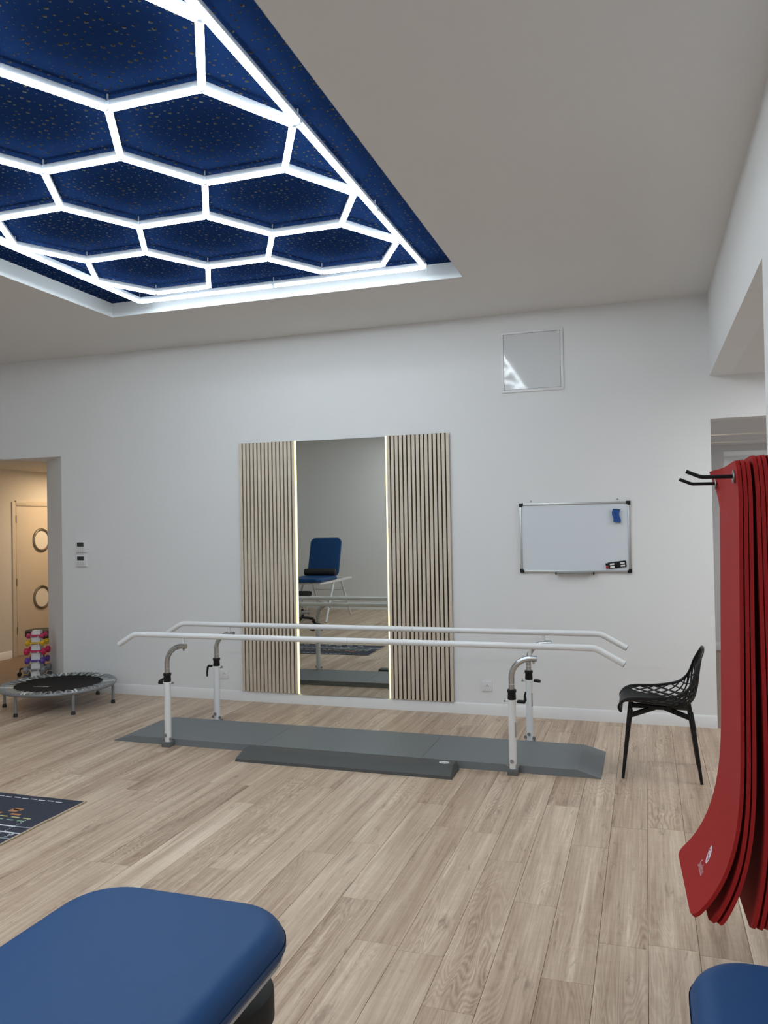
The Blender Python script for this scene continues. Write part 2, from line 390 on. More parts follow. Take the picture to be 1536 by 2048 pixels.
# perforated navy board with real holes of three sizes
rnd = random.Random(11); pb = MB(); CELL = 0.0385
ya, yb, xa, xb = RY1 - e, -5.45, RX0 + e, RX1 - e
nx_, ny_ = round((xb - xa) / CELL), round((ya - yb) / CELL); cx_, cy_ = (xb - xa) / nx_, (ya - yb) / ny_
V, F, MI = pb.v, pb.f, pb.mi
grid = [[None] * (nx_ * 2 + 1) for _ in range(ny_ * 2 + 1)]
for j in range(ny_ * 2 + 1):
    for i in range(nx_ * 2 + 1):
        if i % 2 and j % 2: continue
        grid[j][i] = len(V); V.append((xa + i * cx_ / 2, yb + j * cy_ / 2, PZ))
ring8 = ((0, 0), (1, 0), (2, 0), (2, 1), (2, 2), (1, 2), (0, 2), (0, 1))
for j in range(ny_):
    for i in range(nx_):
        out = [grid[j * 2 + b][i * 2 + a] for a, b in ring8]
        q = rnd.random(); r = 0.0095 if q < .16 else (0.0062 if q < .45 else (0.0036 if q < .86 else 0))
        if r == 0: F.append(tuple(out[::-1])); MI.append(0); continue
        x = xa + (i + .5) * cx_ + rnd.uniform(-1, 1) * (cx_ / 2 - r - .002); y = yb + (j + .5) * cy_ + rnd.uniform(-1, 1) * (cy_ / 2 - r - .002)
        b = len(V)
        for zz in (PZ, PZ + .0125):
            for k in range(8): a = -3 * PI / 4 + k * PI / 4; V.append((x + r * math.cos(a), y + r * math.sin(a), zz))
        for k in range(8):
            k2 = (k + 1) % 8; F.append((out[k], b + k, b + k2, out[k2])); MI.append(0)
            F.append((b + k, b + 8 + k, b + 8 + k2, b + k2)); MI.append(1)
me = bpy.data.meshes.new('perforated_panel'); me.from_pydata(V, [], F); me.materials.append(BLUEP); me.materials.append(PLASTER)
me.polygons.foreach_set('material_index', MI); link('perforated_panel', me, ceiling)
w = MB().box(xa, xb, RY0 + e, yb - .0005, PZ, PZ + .0125); w.build('plain_panel', BLUEP, ceiling)
w = MB().box(RX0 - .02, RX1 + .02, RY0 - .02, RY1 + .02, PZ + .035, PZ + .05); w.build('felt_backing', VOID, ceiling)

def base(name, mb, m=TRIM): struct(name, mb, m)
def skirting(x0, x1, y, d):   # along x, proud towards d
    mb = MB(); mb.prism([(0, 0), (.015, 0), (.015, .085), (.005, .099), (0, .099)], x0, x1, 0, lambda a, b, z: (z, y + d * a, b)); return mb
base('baseboard_back', skirting(-2.13, WXR, 0, -1))
base('baseboard_opposite', skirting(WXL, WXR, YR, 1))
mb = MB(); mb.prism([(0, 0), (.015, 0), (.015, .085), (.005, .099), (0, .099)], .15, 1.575, 0, lambda a, b, z: (WXL + a, z, b)); mb.prism([(0, 0), (.015, 0), (.015, .085), (.005, .099), (0, .099)], YR, -.001, 0, lambda a, b, z: (WXL + a, z, b)); base('baseboard_left', mb)
base('baseboard_right', MB().box(WXR - .013, WXR, -4.80, -3.075, 0, .098))
mb = skirting(3.9, 4.72, 4.1, -1); base('baseboard_next_room', mb)

# corridor door with two portholes
d1 = tag(bpy.data.objects.new('door_1', None), 'cream corridor door with two round porthole windows', 'door', None, 'structure'); C.objects.link(d1)
MB().box(WXL, WXL + .015, 1.605, 1.667, 0, 2.085, .003).box(WXL, WXL + .02, 2.60, 2.685, 0, 2.10, .003).box(WXL, WXL + .02, 1.665, 2.60, 2.03, 2.10, .003).build('door_frame', DOORM, d1)
MB().box(WXL, WXL + .012, 1.675, 2.59, .012, 2.022, .003).build('door_leaf', DOORM, d1)
for z in (1.557, .76):
    c = (WXL + .012, 2.135, z)
    rg = MB().ring(c, .148, .020, 'x', 32, 8).build('porthole_ring', BRONZE, d1)
    MB().lathe([(.135, .0005), (.135, .006)], 32, c, 'x').build('porthole_glass', FROST, rg)
for z in (.35, 1.0, 1.85): MB().tube([(WXL + .017, 1.668, z - .05), (WXL + .017, 1.668, z + .05)], .007, 8).build('hinge', BRONZE, d1)

# ------------------------------------------------------------------ hexagon light in the ceiling recess
HZ = 3.5745; VR, YD, HL = 2.2245, -3.5706, 0.4764; R3 = 3 ** .5 * HL; FY0, FY1 = -5.81, -1.345
hexl = thing('hexagon_light', 'glowing white honeycomb tube light hanging in the navy ceiling recess', 'ceiling light', (VR - 2.5 * HL, -3.5, HZ))
HO = Vector((VR - 2.5 * HL, -3.5, HZ))
nodes = {}
def node(a, b): nodes.setdefault((round(a, 2), round(b, 2)), 1); return Vector((VR + a * HL, YD + b * R3, HZ)) - HO
edges = []
k = -2.5
while k <= 2.5:
    if abs(k - round(k)) < .01:
        edges.append(((-2, k), (-3, k)))
    else:
        edges += [((-.5, k), (-1.5, k)), ((-3.5, k), (-4.5, k))]
    if k < 2.5:
        if abs(k - round(k)) < .01: edges += [((0, k), (-.5, k + .5)), ((-2, k), (-1.5, k + .5)), ((-3, k), (-3.5, k + .5)), ((-5, k), (-4.5, k + .5))]
        else: edges += [((-.5, k), (0, k + .5)), ((-1.5, k), (-2, k + .5)), ((-3.5, k), (-3, k + .5)), ((-4.5, k), (-5, k + .5))]
    k += .5
def light_tube(P, Q):
    d = (Q - P); l = d.length - .026; ang = math.atan2(d.y, d.x); c = (P + Q) / 2
    key = round(l, 3)
    if key not in tubes:
        h = MB().prism([(-.0135, -.002), (.0135, -.002), (.0135, .024), (.009, .028), (-.009, .028), (-.0135, .024)], -l / 2, l / 2, 0, lambda a, b, z: (z, a, b)).mesh('light_tube', TUBEW)
        dpoly = [(.0170 * math.cos(-PI * i / 8), -.0021 - .020 * math.sin(PI * i / 8)) for i in range(9)]
        q = MB().prism(dpoly, -l / 2, l / 2, 0, lambda a, b, z: (z, a, b)).mesh('diffuser', TLIGHT)
        tubes[key] = (h, q)
    h, q = tubes[key]
    o = link('light_tube', h, hexl, c); o.rotation_euler = (0, 0, ang); link('diffuser', q, o)
tubes = {}
for a, b in edges: light_tube(node(*a), node(*b))
xr_, xl_ = VR + .028 - HO.x, VR - 5 * HL - .026 - HO.x
ys = [FY1 - HO.y + (FY0 - FY1) * i / 4 for i in range(5)]
for x in (xr_, xl_):
    for i in range(4): light_tube(Vector((x, ys[i], 0)), Vector((x, ys[i + 1], 0)))
for y in (ys[0], ys[-1]):
    light_tube(Vector((xl_, y, 0)), Vector(((xl_ + xr_) / 2, y, 0))); light_tube(Vector(((xl_ + xr_) / 2, y, 0)), Vector((xr_, y, 0)))
cm = MB().box(-.0165, .0165, -.0165, .0165, -.019, .022, .004).box(-.003, .003, -.003, .003, .014, .0595).mesh('connector', CLEAR)
pts = [node(*q) for q in list(nodes)] + [Vector((x, y, 0)) for x in (xl_, xr_) for y in ys] + [Vector(((xl_ + xr_) / 2, y, 0)) for y in (ys[0], ys[-1])]
for q in pts: link('connector', cm, hexl, q)

# ------------------------------------------------------------------ slat panels, mirror, LED strips
ZB = 0.1014
def slat_panel(x0, wd_, label):
    t = thing('slat_panel', label, 'wall panel', (x0, 0, ZB), 0, 'slatted acoustic panels beside the mirror')
    MB().box(0, wd_, -.010, -.0135, 0, 2.4).build('felt_backing', VOID, t)
    pit = (wd_ - .027) / 14
    me = MB().box(0, .027, -.030, -.0100, 0, 2.4, .0012).mesh('slat', SLATM)
    for i in range(15): link('slat', me, t, (i * pit, 0, 0))
slat_panel(0.0, .585, 'tall vertical oak slat panel left of the mirror')
slat_panel(1.5105, .585, 'tall vertical oak slat panel between the mirror and the whiteboard')
mir = thing('wall_mirror', 'tall frameless wall mirror between two slat panels', 'mirror', (1.049, -.018, ZB), 0.015)
MB().box(-.437, .437, -.0045, .0045, 0.0, 2.395).build('mirror_glass', MIRROR, mir)
MB().box(-.43, .43, .0047, .0065, 0.02, 2.37).build('backing_board', VOID, mir)
for x, lb in ((.5935, 'glowing warm white light strip along the left mirror edge'), (1.5015, 'glowing warm white light strip along the right mirror edge')):
    t = thing('light_strip', lb, 'light strip', (x, 0, ZB), 0, 'light strips beside the mirror')
    MB().box(-.0075, .0075, -.012, -.0005, -.002, 2.402, .001).build('profile', ALU, t)
    MB().prism([(.0068 * math.cos(a), -.012 - .014 * math.sin(a)) for a in [PI * i / 8 for i in range(9)]], 0.001, 2.40).build('diffuser', LEDW, t)

# ------------------------------------------------------------------ access hatch, whiteboard, wall plates
t = thing('access_hatch', 'glossy white square access hatch high on the back wall', 'hatch', (2.575, 0, 2.822))
W_, H_ = .535, .532
for a in ((0, W_, 0, .022), (0, W_, H_ - .022, H_), (0, .022, .022, H_ - .022), (W_ - .022, W_, .022, H_ - .022)): MB().box(a[0], a[1], -.012, -.0005, a[2], a[3], .0015).build('frame_rail', WHITEPL, t)
hv = []; hf = []
for i in range(25):                            # the thin door bows very slightly towards the room at its lower edge
    z = .025 + (H_ - .05) * i / 24; yf = -.0085 - .0175 * max(0, .37 - z) ** 2
    hv += [(.025, -.0005, z), (.025, yf, z), (W_ - .025, yf, z), (W_ - .025, -.0005, z)]
for i in range(24):
    for k in range(4): hf.append((i * 4 + k, i * 4 + (k + 1) % 4, i * 4 + 4 + (k + 1) % 4, i * 4 + 4 + k))
hf += [(0, 1, 2, 3), (99, 98, 97, 96)]
MB().add(hv, hf).build('hatch_door', GLOSSW, t)

t = thing('whiteboard', 'white magnetic whiteboard with aluminium frame and black corners', 'whiteboard', (2.710, 0, 1.252))
W_, H_ = .920, .598
MB().box(.012, W_ - .012, -.012, -.002, .012, H_ - .012).build('board_surface', BOARD, t)
for a in ((.03, W_ - .03, 0, .020), (.03, W_ - .03, H_ - .020, H_), (0, .020, .03, H_ - .03), (W_ - .020, W_, .03, H_ - .03)): MB().box(a[0], a[1], -.018, -.001, a[2], a[3], .003).build('frame_rail', ALU, t)
for sx in (0, 1):
    for sz in (0, 1):
        f = lambda a, b, z, sx=sx, sz=sz: ((a if not sx else W_ - a), z, (b if not sz else H_ - b))
        MB().prism([(-.002, -.002), (.032, -.002), (.032, .022), (.022, .022), (.022, .032), (-.002, .032)], -.020, -.001, 0, f).build('corner_cap', BLACK, t)
for x in (.10, .82):
    h = MB().prism(rrect(x - .014, x + .014, H_ - .004, H_ + .028, .008, 4), -.005, -.001, 0, lambda a, b, z: (a, z, b)).build('hanger', WHITEPL, t)
    MB().lathe([(.0075, -.009), (.0075, -.004)], 12, (x, 0, H_ + .017), 'y').build('screw', BOLT, h)
tr = MB().prism([(-.001, 0), (-.055, -.004), (-.060, .008), (-.056, .009), (-.052, .001), (-.001, .005)], .305, .615, 0, lambda a, b, z: (z, a, b - .006)).build('pen_tray', ALU, t)
for x in (.300, .611): MB().box(x, x + .009, -.062, -.001, -.014, .006, .001).build('tray_end', BLACK, tr)

# magnetic eraser (wavy) and marker holder stuck on the board
t = thing('board_eraser', 'blue wavy magnetic eraser stuck near the upper right of the whiteboard', 'eraser', (3.518, -.012, 1.732))
po = []
for i in range(13): s_ = i / 12; po.append((-.029 + .006 * math.sin(s_ * 2 * PI + .6), -.055 + .11 * s_))
for i in range(7): s_ = i / 6; po.append((-.029 + .058 * s_ + .003, .055 - .008 * math.sin(s_ * PI / 2 * 2) * .6 - .010 * s_))
for i in range(13): s_ = 1 - i / 12; po.append((.029 + .006 * math.sin(s_ * 2 * PI + .6), -.063 + .11 * s_))
po2 = po[::-1]
MB().prism(po2, -.026, -.008, 0, lambda a, b, z: (a, z, b)).build('eraser_body', BLUEF, t)
MB().prism([(a * .97, b * .97) for a, b in po2], -.008, 0, 0, lambda a, b, z: (a, z, b)).build('felt_pad', VOID, t)
MB().box(-.004, .002, -.0285, -.026, -.028, .026, .001).build('grip_slot', mat('dark_blue_rubber', (.006, .02, .13), .6), t)
t = thing('marker_holder', 'black magnetic marker clip at the lower right of the whiteboard', 'marker holder', (3.508, -.012, 1.318)); t.rotation_euler = (0, -math.radians(7), 0)
MB().box(-.066, .082, -.014, 0, -.026, .028, .004).build('clip_body', BLACK, t)
for x in (-.050, .034):
    for z in (.008, -.014): MB().box(x, x + .036, -.016, -.013, z - .005, z + .008, .002).build('white_slot', STICK, t)
for z, m_ in ((.013, BLACK), (-.012, mat('red_marker_cap', (.45, .02, .05), .4))):
    pn = MB().tube([(-.064, -.008, z), (-.084, -.008, z)], .0095, 12).build('marker', m_, t)

for z, lb in ((1.4535, 'upper of two small white wall thermostats left of the slat panel'), (1.307, 'lower of two small white wall thermostats left of the slat panel')):
    t = thing('wall_thermostat', lb, 'thermostat', (-1.938, 0, z), 0, 'thermostats on the back wall')
    MB().box(0, .132, -.022, 0, 0, .118, .004).build('housing', WHITEPL, t)
    MB().box(.016, .098, -.0235, -.021, .062, .105, .001).build('display', LCD, t)
    for i in range(3):
        for j in range(2): MB().box(.022 + i * .028, .038 + i * .028, -.0232, -.0215, .014 + j * .022, .026 + j * .022, .001).build('button', mat('pale_grey_button', (.55, .55, .56), .5), t)
for x, lb in ((-.256, 'white wall socket left of the slat panels, above the baseboard'), (2.350, 'white wall socket right of the slat panels, above the baseboard')):
    t = thing('wall_socket', lb, 'socket', (x, 0, .208), 0, 'sockets on the back wall')
    MB().box(0, .088, -.010, 0, 0, .088, .003).build('cover_plate', WHITEPL, t)
    s_ = MB().lathe([(.020, -.0108), (.020, -.009)], 24, (.044, 0, .044), 'y').build('socket_face', WHITEPL, t)
    for dx, dz in ((-.0095, 0), (.0095, 0), (0, .010)): MB().lathe([(.0032, -.0114), (.0032, -.0106)], 10, (.044 + dx, 0, .044 + dz), 'y').build('pin_hole', INK, s_)

# ------------------------------------------------------------------ parallel bars with platform
bars = thing('parallel_bars', 'white parallel walking bars over a long grey platform mat', 'parallel bars', (1.55, -1.24, 0))
B0 = Vector((1.55, -1.24, 0))
PX = [-.335, .955, 2.215, 3.437]; PYF, PYB, PH = -1.555, -.915, .048
def platform(x0, x1, ramp0, ramp1):
    # cross section across y has a bevelled front, ends ramp to the floor
    mb = MB(); g = .0012; x0 += 0 if ramp0 else g; x1 -= 0 if ramp1 else g
    xs = [(x0, .004), (x0 + ramp0, PH)] if ramp0 else [(x0, PH)]
    xs += [(x1 - ramp1, PH), (x1, .004)] if ramp1 else [(x1, PH)]
    v = []; f = []
    for x, h in xs:
        for y, z in ((PYF, 0), (PYF + .008 * h / PH, h), (PYB - .008 * h / PH, h), (PYB, 0)): v.append((x - B0.x, y - B0.y, z))
    for i in range(len(xs) - 1):
        for k in range(4): k2 = (k + 1) % 4; f.append((i * 4 + k, i * 4 + k2, i * 4 + 4 + k2, i * 4 + 4 + k))
    f += [(0, 1, 2, 3), tuple(len(xs) * 4 - 1 - q for q in range(4))]
    mb.add(v, f).build('platform_section', GREYMAT, bars, angle=12)
platform(PX[0], PX[1], .155, 0); platform(PX[1], PX[2], 0, 0); platform(PX[2], PX[3], 0, .155)
def L(x, y, z): return Vector((x, y, z)) - B0
for yr in (-1.572, -.893):
    zr = .858
    pts = [L(-.262, yr, zr - .085)] + [L(-.135 + .0, yr, zr - .010), L(-.105, yr, zr - .001), L(-.07, yr, zr)] + [L(x, yr, zr) for x in (.6, 1.2, 1.74, 1.743, 2.4, 3.0)] + [L(3.375, yr, zr), L(3.41, yr, zr - .002), L(3.44, yr, zr - .012), L(3.597, yr, zr - .098)]
    rail = MB().tube(pts, .0215, 16).build('handrail', WHITEP, bars)
    for p, q in ((pts[0], pts[1]), (pts[-1], pts[-2])):
        d = (p - q).normalized(); MB().tube([p - d * .001, p + d * .004], [.0208, .019], 16).build('end_cap', mat('grey_end_cap', (.16, .16, .17), .5), rail)
    xj = 1.69 if yr < -1.2 else 1.98
    MB().tube([L(xj - .0015, yr, zr), L(xj + .0015, yr, zr)], .0218, 16).build('joint_sleeve', mat('pale_grey_joint', (.45, .46, .47), .5), rail)
    for x in ((.325, 2.992) if yr < -1.2 else (.345, 3.0)): MB().tube([L(x, yr, zr - .018), L(x, yr, zr - .066)], .0115, 12).build('mounting_stub', WHITEP, rail)
def post(x, y, yr, side, lever, label_z):
    front = y < -1.2
    po_ = MB().tube([L(x, y, .035), L(x, y, .505)], .026, 20).build('post', WHITEP, bars)
    R = .135; ztop = .779
    arm = [L(x, y, .50), L(x, y, ztop - R)] + [L(x + R - R * math.cos(a), y, ztop - R + R * math.sin(a)) for a in [PI / 2 * i / 10 for i in range(1, 11)]] + [L(x + .172, y, ztop)]
    a_ = MB().tube(arm, .0195, 16).build('chrome_arm', CHROME, po_)
    MB().ring(L(x, y, .602), .0193, .0012, 'z', 20, 6).build('height_mark', WHITEP, po_)
    MB().tube([L(x + .150, y, ztop - .019), L(x + .150, y, ztop - .035)], [.009, .006], 10).build('lock_nut', CHROME, po_)
    MB().lathe([(.027, .500), (.029, .505), (.0265, .545), (.031, .550), (.0315, .562), (.029, .568), (.021, .570)], 20, L(x, y, 0)).build('collar', BLACK, po_)
    MB().tube([L(x - side * .024, y, .492), L(x - side * .044, y, .492)], [.008, .008], 10).build('clamp_bolt', WHITEP, po_)
    MB().lathe([(.004, -.008), (.0105, -.006), (.0105, .004), (.006, .009)], 12, L(x - side * .048, y, .492), 'x').build('bolt_head', BOLT, po_)
    MB().tube([L(x + side * .024, y, .492), L(x + side * .040, y, .492)], .009, 10).build('lever_boss', WHITEP, po_)
    if lever == 'up': hp = [L(x + side * .036, y, .488), L(x + side * .085, y, .487), L(x + side * .090, y, .50), L(x + side * .088, y, .53), L(x + side * .094, y, .555)]; rr = [.012, .012, .011, .008, .005]
    elif lever == 'down': hp = [L(x + side * .036, y, .496), L(x + side * .076, y, .496), L(x + side * .086, y, .485), L(x + side * .092, y, .445), L(x + side * .094, y, .405)]; rr = [.011, .011, .010, .008, .006]
    else: hp = [L(x + side * .036, y, .492), L(x + side * .06, y, .492), L(x + side * .085, y - .01, .490)]; rr = [.010, .013, .012]
    if lever == 'short': hp = [L(x + side * .036, y, .492), L(x + side * .07, y, .490), L(x + side * .082, y + .02, .495), L(x + side * .06, y + .05, .515)]; rr = [.012, .014, .012, .008]
    MB().tube(hp, rr, 10).build('clamp_lever', BLACK, po_)
    # foot bracket beside the platform
    fb = MB()
    if front: fb.box(x - B0.x - .036, x - B0.x + .036, y - B0.y - .037, PYF - B0.y - .0015, 0, .040, .004)
    else: fb.box(x - B0.x - .036, x - B0.x + .036, PYB - B0.y + .0015, y - B0.y + .037, 0, .040, .004)
    fb.build('foot_bracket', mat('grey_bracket', (.14, .145, .15), .45), bars)
    for dx, dy, dz in ((-.004, -.028 , .092), (-.032, -.012, .066), (.032, -.012, .062)):
        MB().lathe([(.012, -.006), (.0135, 0), (.008, .007), (.003, .009)], 12, L(x + dx, y + dy, dz), 'y').build('foot_bolt', BOLT, po_)
    if label_z: MB().prism([(.0264 * math.cos(a), .0264 * math.sin(a)) for a in (-.75, -.55, -.35, -.15)] + [(.0258 * math.cos(a), .0258 * math.sin(a)) for a in (-.15, -.35, -.55, -.75)], label_z - .05, label_z + .05, 0, lambda a, b, z: L(x, y, z) + Vector((a, b, 0))).build('rating_label', mat('grey_label', (.35, .36, .37), .5), po_)
post(.190, -1.590, -1.572, -1, 'short', 0); post(2.868, -1.590, -1.572, 1, 'up', .30)
post(.212, -.880, -.893, -1, 'down', 0); post(2.884, -.880, -.893, 1, 'knob', .35)

# ------------------------------------------------------------------ foam balance beam
t = thing('balance_beam', 'long charcoal foam balance beam lying in front of the grey platform', 'balance beam', (.893, -1.815, 0))
prof = [(0, 0), (.004, .020), (.012, .026), (.105, .062), (.118, .064), (.205, .064), (.218, .060), (.228, .020), (.230, 0)]
MB().prism(prof[::-1], 0, 1.605, 0, lambda a, b, z: ((z if z == 0 and a > 2 else (z + (-.0 if z else 0)) + (1 if z == 0 else -1) * b * .28), a, b)).build('beam_foam', BEAMM, t, angle=22)
MB().prism([(1.518 + .036 * math.cos(a), .150 + .024 * math.sin(a)) for a in [2 * PI * i / 28 for i in range(28)]], .0638, .0650).build('oval_sticker', STICK, t)
text_mesh('Airex', .024, lambda a, b: (1.518 + a, .150 + b, .0655), 'sticker_lettering', INK, t)

# ------------------------------------------------------------------ black lattice chair
ch = thing('lattice_chair', 'black plastic chair with lattice back and metal legs, by the right doorway', 'chair', (3.812, -1.283, 0), PI)
vs = [0, .08, .2, .4, .55, .68, .8, .9, 1.0]
tabs = {'x': [.246, .256, .195, .02, -.125, -.205, -.238, -.254, -.277], 'z': [.432, .456, .476, .458, .450, .492, .59, .705, .832],
        'w': [.185, .200, .215, .226, .226, .215, .188, .155, .085], 'l': [.0, .015, .045, .075, .108, .105, .06, .03, -.012], 'b': [0, 0, 0, 0, .015, .035, .035, .022, .006]}
def samp(k, v):
    tb = tabs[k]; v = min(max(v, 0), 1)
    for i in range(len(vs) - 1):
        if v <= vs[i + 1]: break
    q = (v - vs[i]) / (vs[i + 1] - vs[i])
    p0 = tb[max(i - 1, 0)]; p1, p2 = tb[i], tb[i + 1]; p3 = tb[min(i + 2, len(vs) - 1)]
    return 0.5 * (2 * p1 + (p2 - p0) * q + (2 * p0 - 5 * p1 + 4 * p2 - p3) * q * q + (3 * p1 - p0 - 3 * p2 + p3) * q ** 3) * 1.0
def shell(u, v):
    a = abs(u) ** 2.3; return Vector((samp('x', v) + samp('b', v) * a, samp('w', v) * u, samp('z', v) + samp('l', v) * a))
pm = MB(); nu, nv = 16, 26; vv = []; ff = []
def panw(v): return 1.0 if v < .17 else (1.0 - (v - .17) / .10 * .34 if v < .27 else .66 - max(0, v - .27) ** 2 * 3.4)
vmax = .60
for j in range(nv + 1):
    v = vmax * j / nv
    for i in range(nu + 1): vv.append(shell((2 * i / nu - 1) * max(panw(v), .08), v))
for j in range(nv):
    for i in range(nu): a = j * (nu + 1) + i; ff.append((a, a + 1, a + nu + 2, a + nu + 1))
so = pm.add(vv, ff).build('seat_shell', BLACK, ch)
md = so.modifiers.new('thick', 'SOLIDIFY'); md.thickness = .007; md.offset = 0
rim = [shell(-1, v / 40) for v in range(41)] + [shell(-.6, 1.0) + Vector((0, 0, .008)), shell(0, 1.0) + Vector((0, 0, .010)), shell(.6, 1.0) + Vector((0, 0, .008))] + [shell(1, 1 - v / 40) for v in range(41)]
MB().tube(rim, .0095, 8).tube([shell(u / 10, 0) for u in range(-10, 11)], .008, 8).build('shell_rim', BLACK, ch)
lat = MB()
def strip(fn, v0, v1, n=26):
    seg = []
    for i in range(n + 1):
        v = v0 + (v1 - v0) * i / n; u = fn(v)
        if abs(u) <= 1.0 and not (v < vmax and abs(u) < panw(v) - .04): seg.append(shell(u, v))
        else:
            if len(seg) > 1: lat.tube(seg, .0043, 6)
            seg = []
    if len(seg) > 1: lat.tube(seg, .0043, 6)
for s_ in (-1, 1):
    for k in range(-2, 13):
        strip(lambda v, k=k, s_=s_: s_ * (1.0 - (v - .10 * k) * 2.1), 0.15, 1.0, 60)
        strip(lambda v, k=k, s_=s_: s_ * (.25 + (v - .10 * k) * 1.5), 0.15, 1.0, 60)
tag(lat.build('lattice_strips', BLACK, ch), kind='stuff')
for sx in (1, -1):
    for sy in (1, -1):
        MB().tube([(.185 * sx, .150 * sy, .442), (.195 * sx, .162 * sy, .38), (.241 * sx, .214 * sy, 0)], [.0165, .0165, .0095], 12).build('leg', BLACK, ch)
        MB().tube([(.185 * sx, .150 * sy, .402), (.03 * sx, .02 * sy, .432)], .0115, 8, squash=1.6).build('cross_brace', BLACK, ch)
MB().box(-.075, .075, -.065, .065, .426, .450, .004).build('mounting_plate', BLACK, ch)

# ------------------------------------------------------------------ mini trampoline
t = thing('mini_trampoline', 'round black fitness trampoline with grey rim beside the left opening', 'trampoline', (-1.68, -.60, 0))
ZT = .200
MB().ring((0, 0, ZT), .516, .017, 'z', 64, 12).build('rim', GREYF, t)
MB().lathe([(.005, ZT + .004), (.385, ZT + .004), (.402, ZT + .009), (.405, ZT + .006), (.402, ZT + .001), (.005, ZT)], 64).build('jumping_mat', TMAT, t)
MB().box(-.16, -.03, -.165, -.160, ZT + .0045, ZT + .0052).box(-.06, .0, -.150, -.135, ZT + .0045, ZT + .0052).build('mat_lettering', STRAPW, t)
for i in range(36):
    a0 = 2 * PI * i / 36
    for s_, m_ in ((-1, STRAP), (1, STRAP)):
        a1 = a0 + s_ * .055
        p, q = Vector((.398 * math.cos(a0), .398 * math.sin(a0), ZT + .010)), Vector((.528 * math.cos(a1), .528 * math.sin(a1), ZT + .010))
        mid = Vector((.512 * math.cos(a1), .512 * math.sin(a1), ZT + .0215))
        w_ = Vector((-math.sin(a1), math.cos(a1), 0)) * .0085
        vv = [];
        for c_pt in (p, mid, q): vv += [c_pt - w_, c_pt + w_, c_pt + w_ + Vector((0, 0, .003)), c_pt - w_ + Vector((0, 0, .003))]
        ff = [(0, 3, 2, 1), (8, 9, 10, 11)] + [(i_ * 4 + k, i_ * 4 + (k + 1) % 4, i_ * 4 + 4 + (k + 1) % 4, i_ * 4 + 4 + k) for i_ in range(2) for k in range(4)]
        MB().add(vv, ff).build('elastic_strap', STRAPW if (i * 7 + s_) % 5 == 0 else m_, t)
for k in range(6):
    a = math.radians(24 + 60 * k); x, y = .507 * math.cos(a), .507 * math.sin(a)
    lg = MB().tube([(x, y, ZT - .010), (x, y, .012)], .0135, 14).build('leg', GREYF, t)
    MB().lathe([(.020, 0), (.020, .012), (.016, .032), (.0145, .034)], 14, (x, y, 0)).build('rubber_foot', BLACKR, lg)

# ------------------------------------------------------------------ dumbbell tower and its dumbbells
RK = Vector((-2.622, .172, 0)); ra = math.atan2(-(3.746 - RK.x), (6.956 + RK.y)); ra = math.atan2(3.746 - RK.x, 6.956 + RK.y) - .30
t = thing('dumbbell_rack', 'white dumbbell tower on a grey foot inside the left opening', 'rack', RK[:], ra)
MB().prism([(-.055, -.105), (.055, -.105), (.045, .105), (-.045, .105)], .02, .03).build('lower_tray', GREYF, t)
MB().box(-.105, .105, -.115, .115, 0, .02, .006).build('foot_plate', GREYF, t)
zs = [.545, .467, .377, .276, .180, .088]
body = MB(); body.add([(-.048, -.075, .03), (.048, -.075, .03), (.048, .075, .03), (-.048, .075, .03), (-.044, -.045, .585), (.044, -.045, .585), (.044, .045, .585), (-.044, .045, .585)], [(0, 3, 2, 1), (4, 5, 6, 7), (0, 1, 5, 4), (1, 2, 6, 5), (2, 3, 7, 6), (3, 0, 4, 7)])
body.build('column', WHITEPL, t)
MB().box(-.040, .040, -.046, .046, .585, .600, .004).build('top_cap', WHITEPL, t)
for z in zs:
    for s_ in (-1, 1):
        yb_ = -(.075 - (z - .03) / .555 * .030) * 1.0
        for x in (-.041, .035): MB().box(x, x + .006, s_ * abs(yb_), s_ * (abs(yb_) + .042), z - .026, z - .012, .001).box(x, x + .006, s_ * (abs(yb_) + .036), s_ * (abs(yb_) + .042), z - .014, z + .002, .001).build('cradle', WHITEPL, t)
rot = Matrix.Rotation(ra, 4, 'Z')
for (z, cn, hl_, hr, hw) in ((.545, 'pink', .056, .024, .030), (.467, 'yellow', .062, .026, .034), (.377, 'magenta', .070, .031, .040), (.276, 'purple', .064, .029, .036), (.180, 'grey', .074, .034, .042), (.088, 'dark grey', .076, .036, .044)):
    for s_, side in ((-1, 'front'), (1, 'rear')):
        y = s_ * (abs(.075 - (z - .03) / .555 * .030) + .020)
        o = thing('dumbbell', '%s vinyl dumbbell on the %s side of the white tower' % (cn, side), 'dumbbell', (RK + rot @ Vector((0, y, z)))[:], ra, 'dumbbells on the white tower')
        MB().tube([(-hl_, 0, 0), (hl_, 0, 0)], .0115, 12).build('handle', DUMB[cn], o)
        for q in (-1, 1):
            hr_ = hr * 1.2; MB().lathe([(.008, -.004), (hr_ * .86, 0), (hr_, .006), (hr_, hw - .006), (hr_ * .86, hw), (.006, hw + .002)], 8, (0, 0, 0), 'x').build('head', DUMB[cn], o, (q * hl_ - (hw if q < 0 else 0), 0, 0), 30)

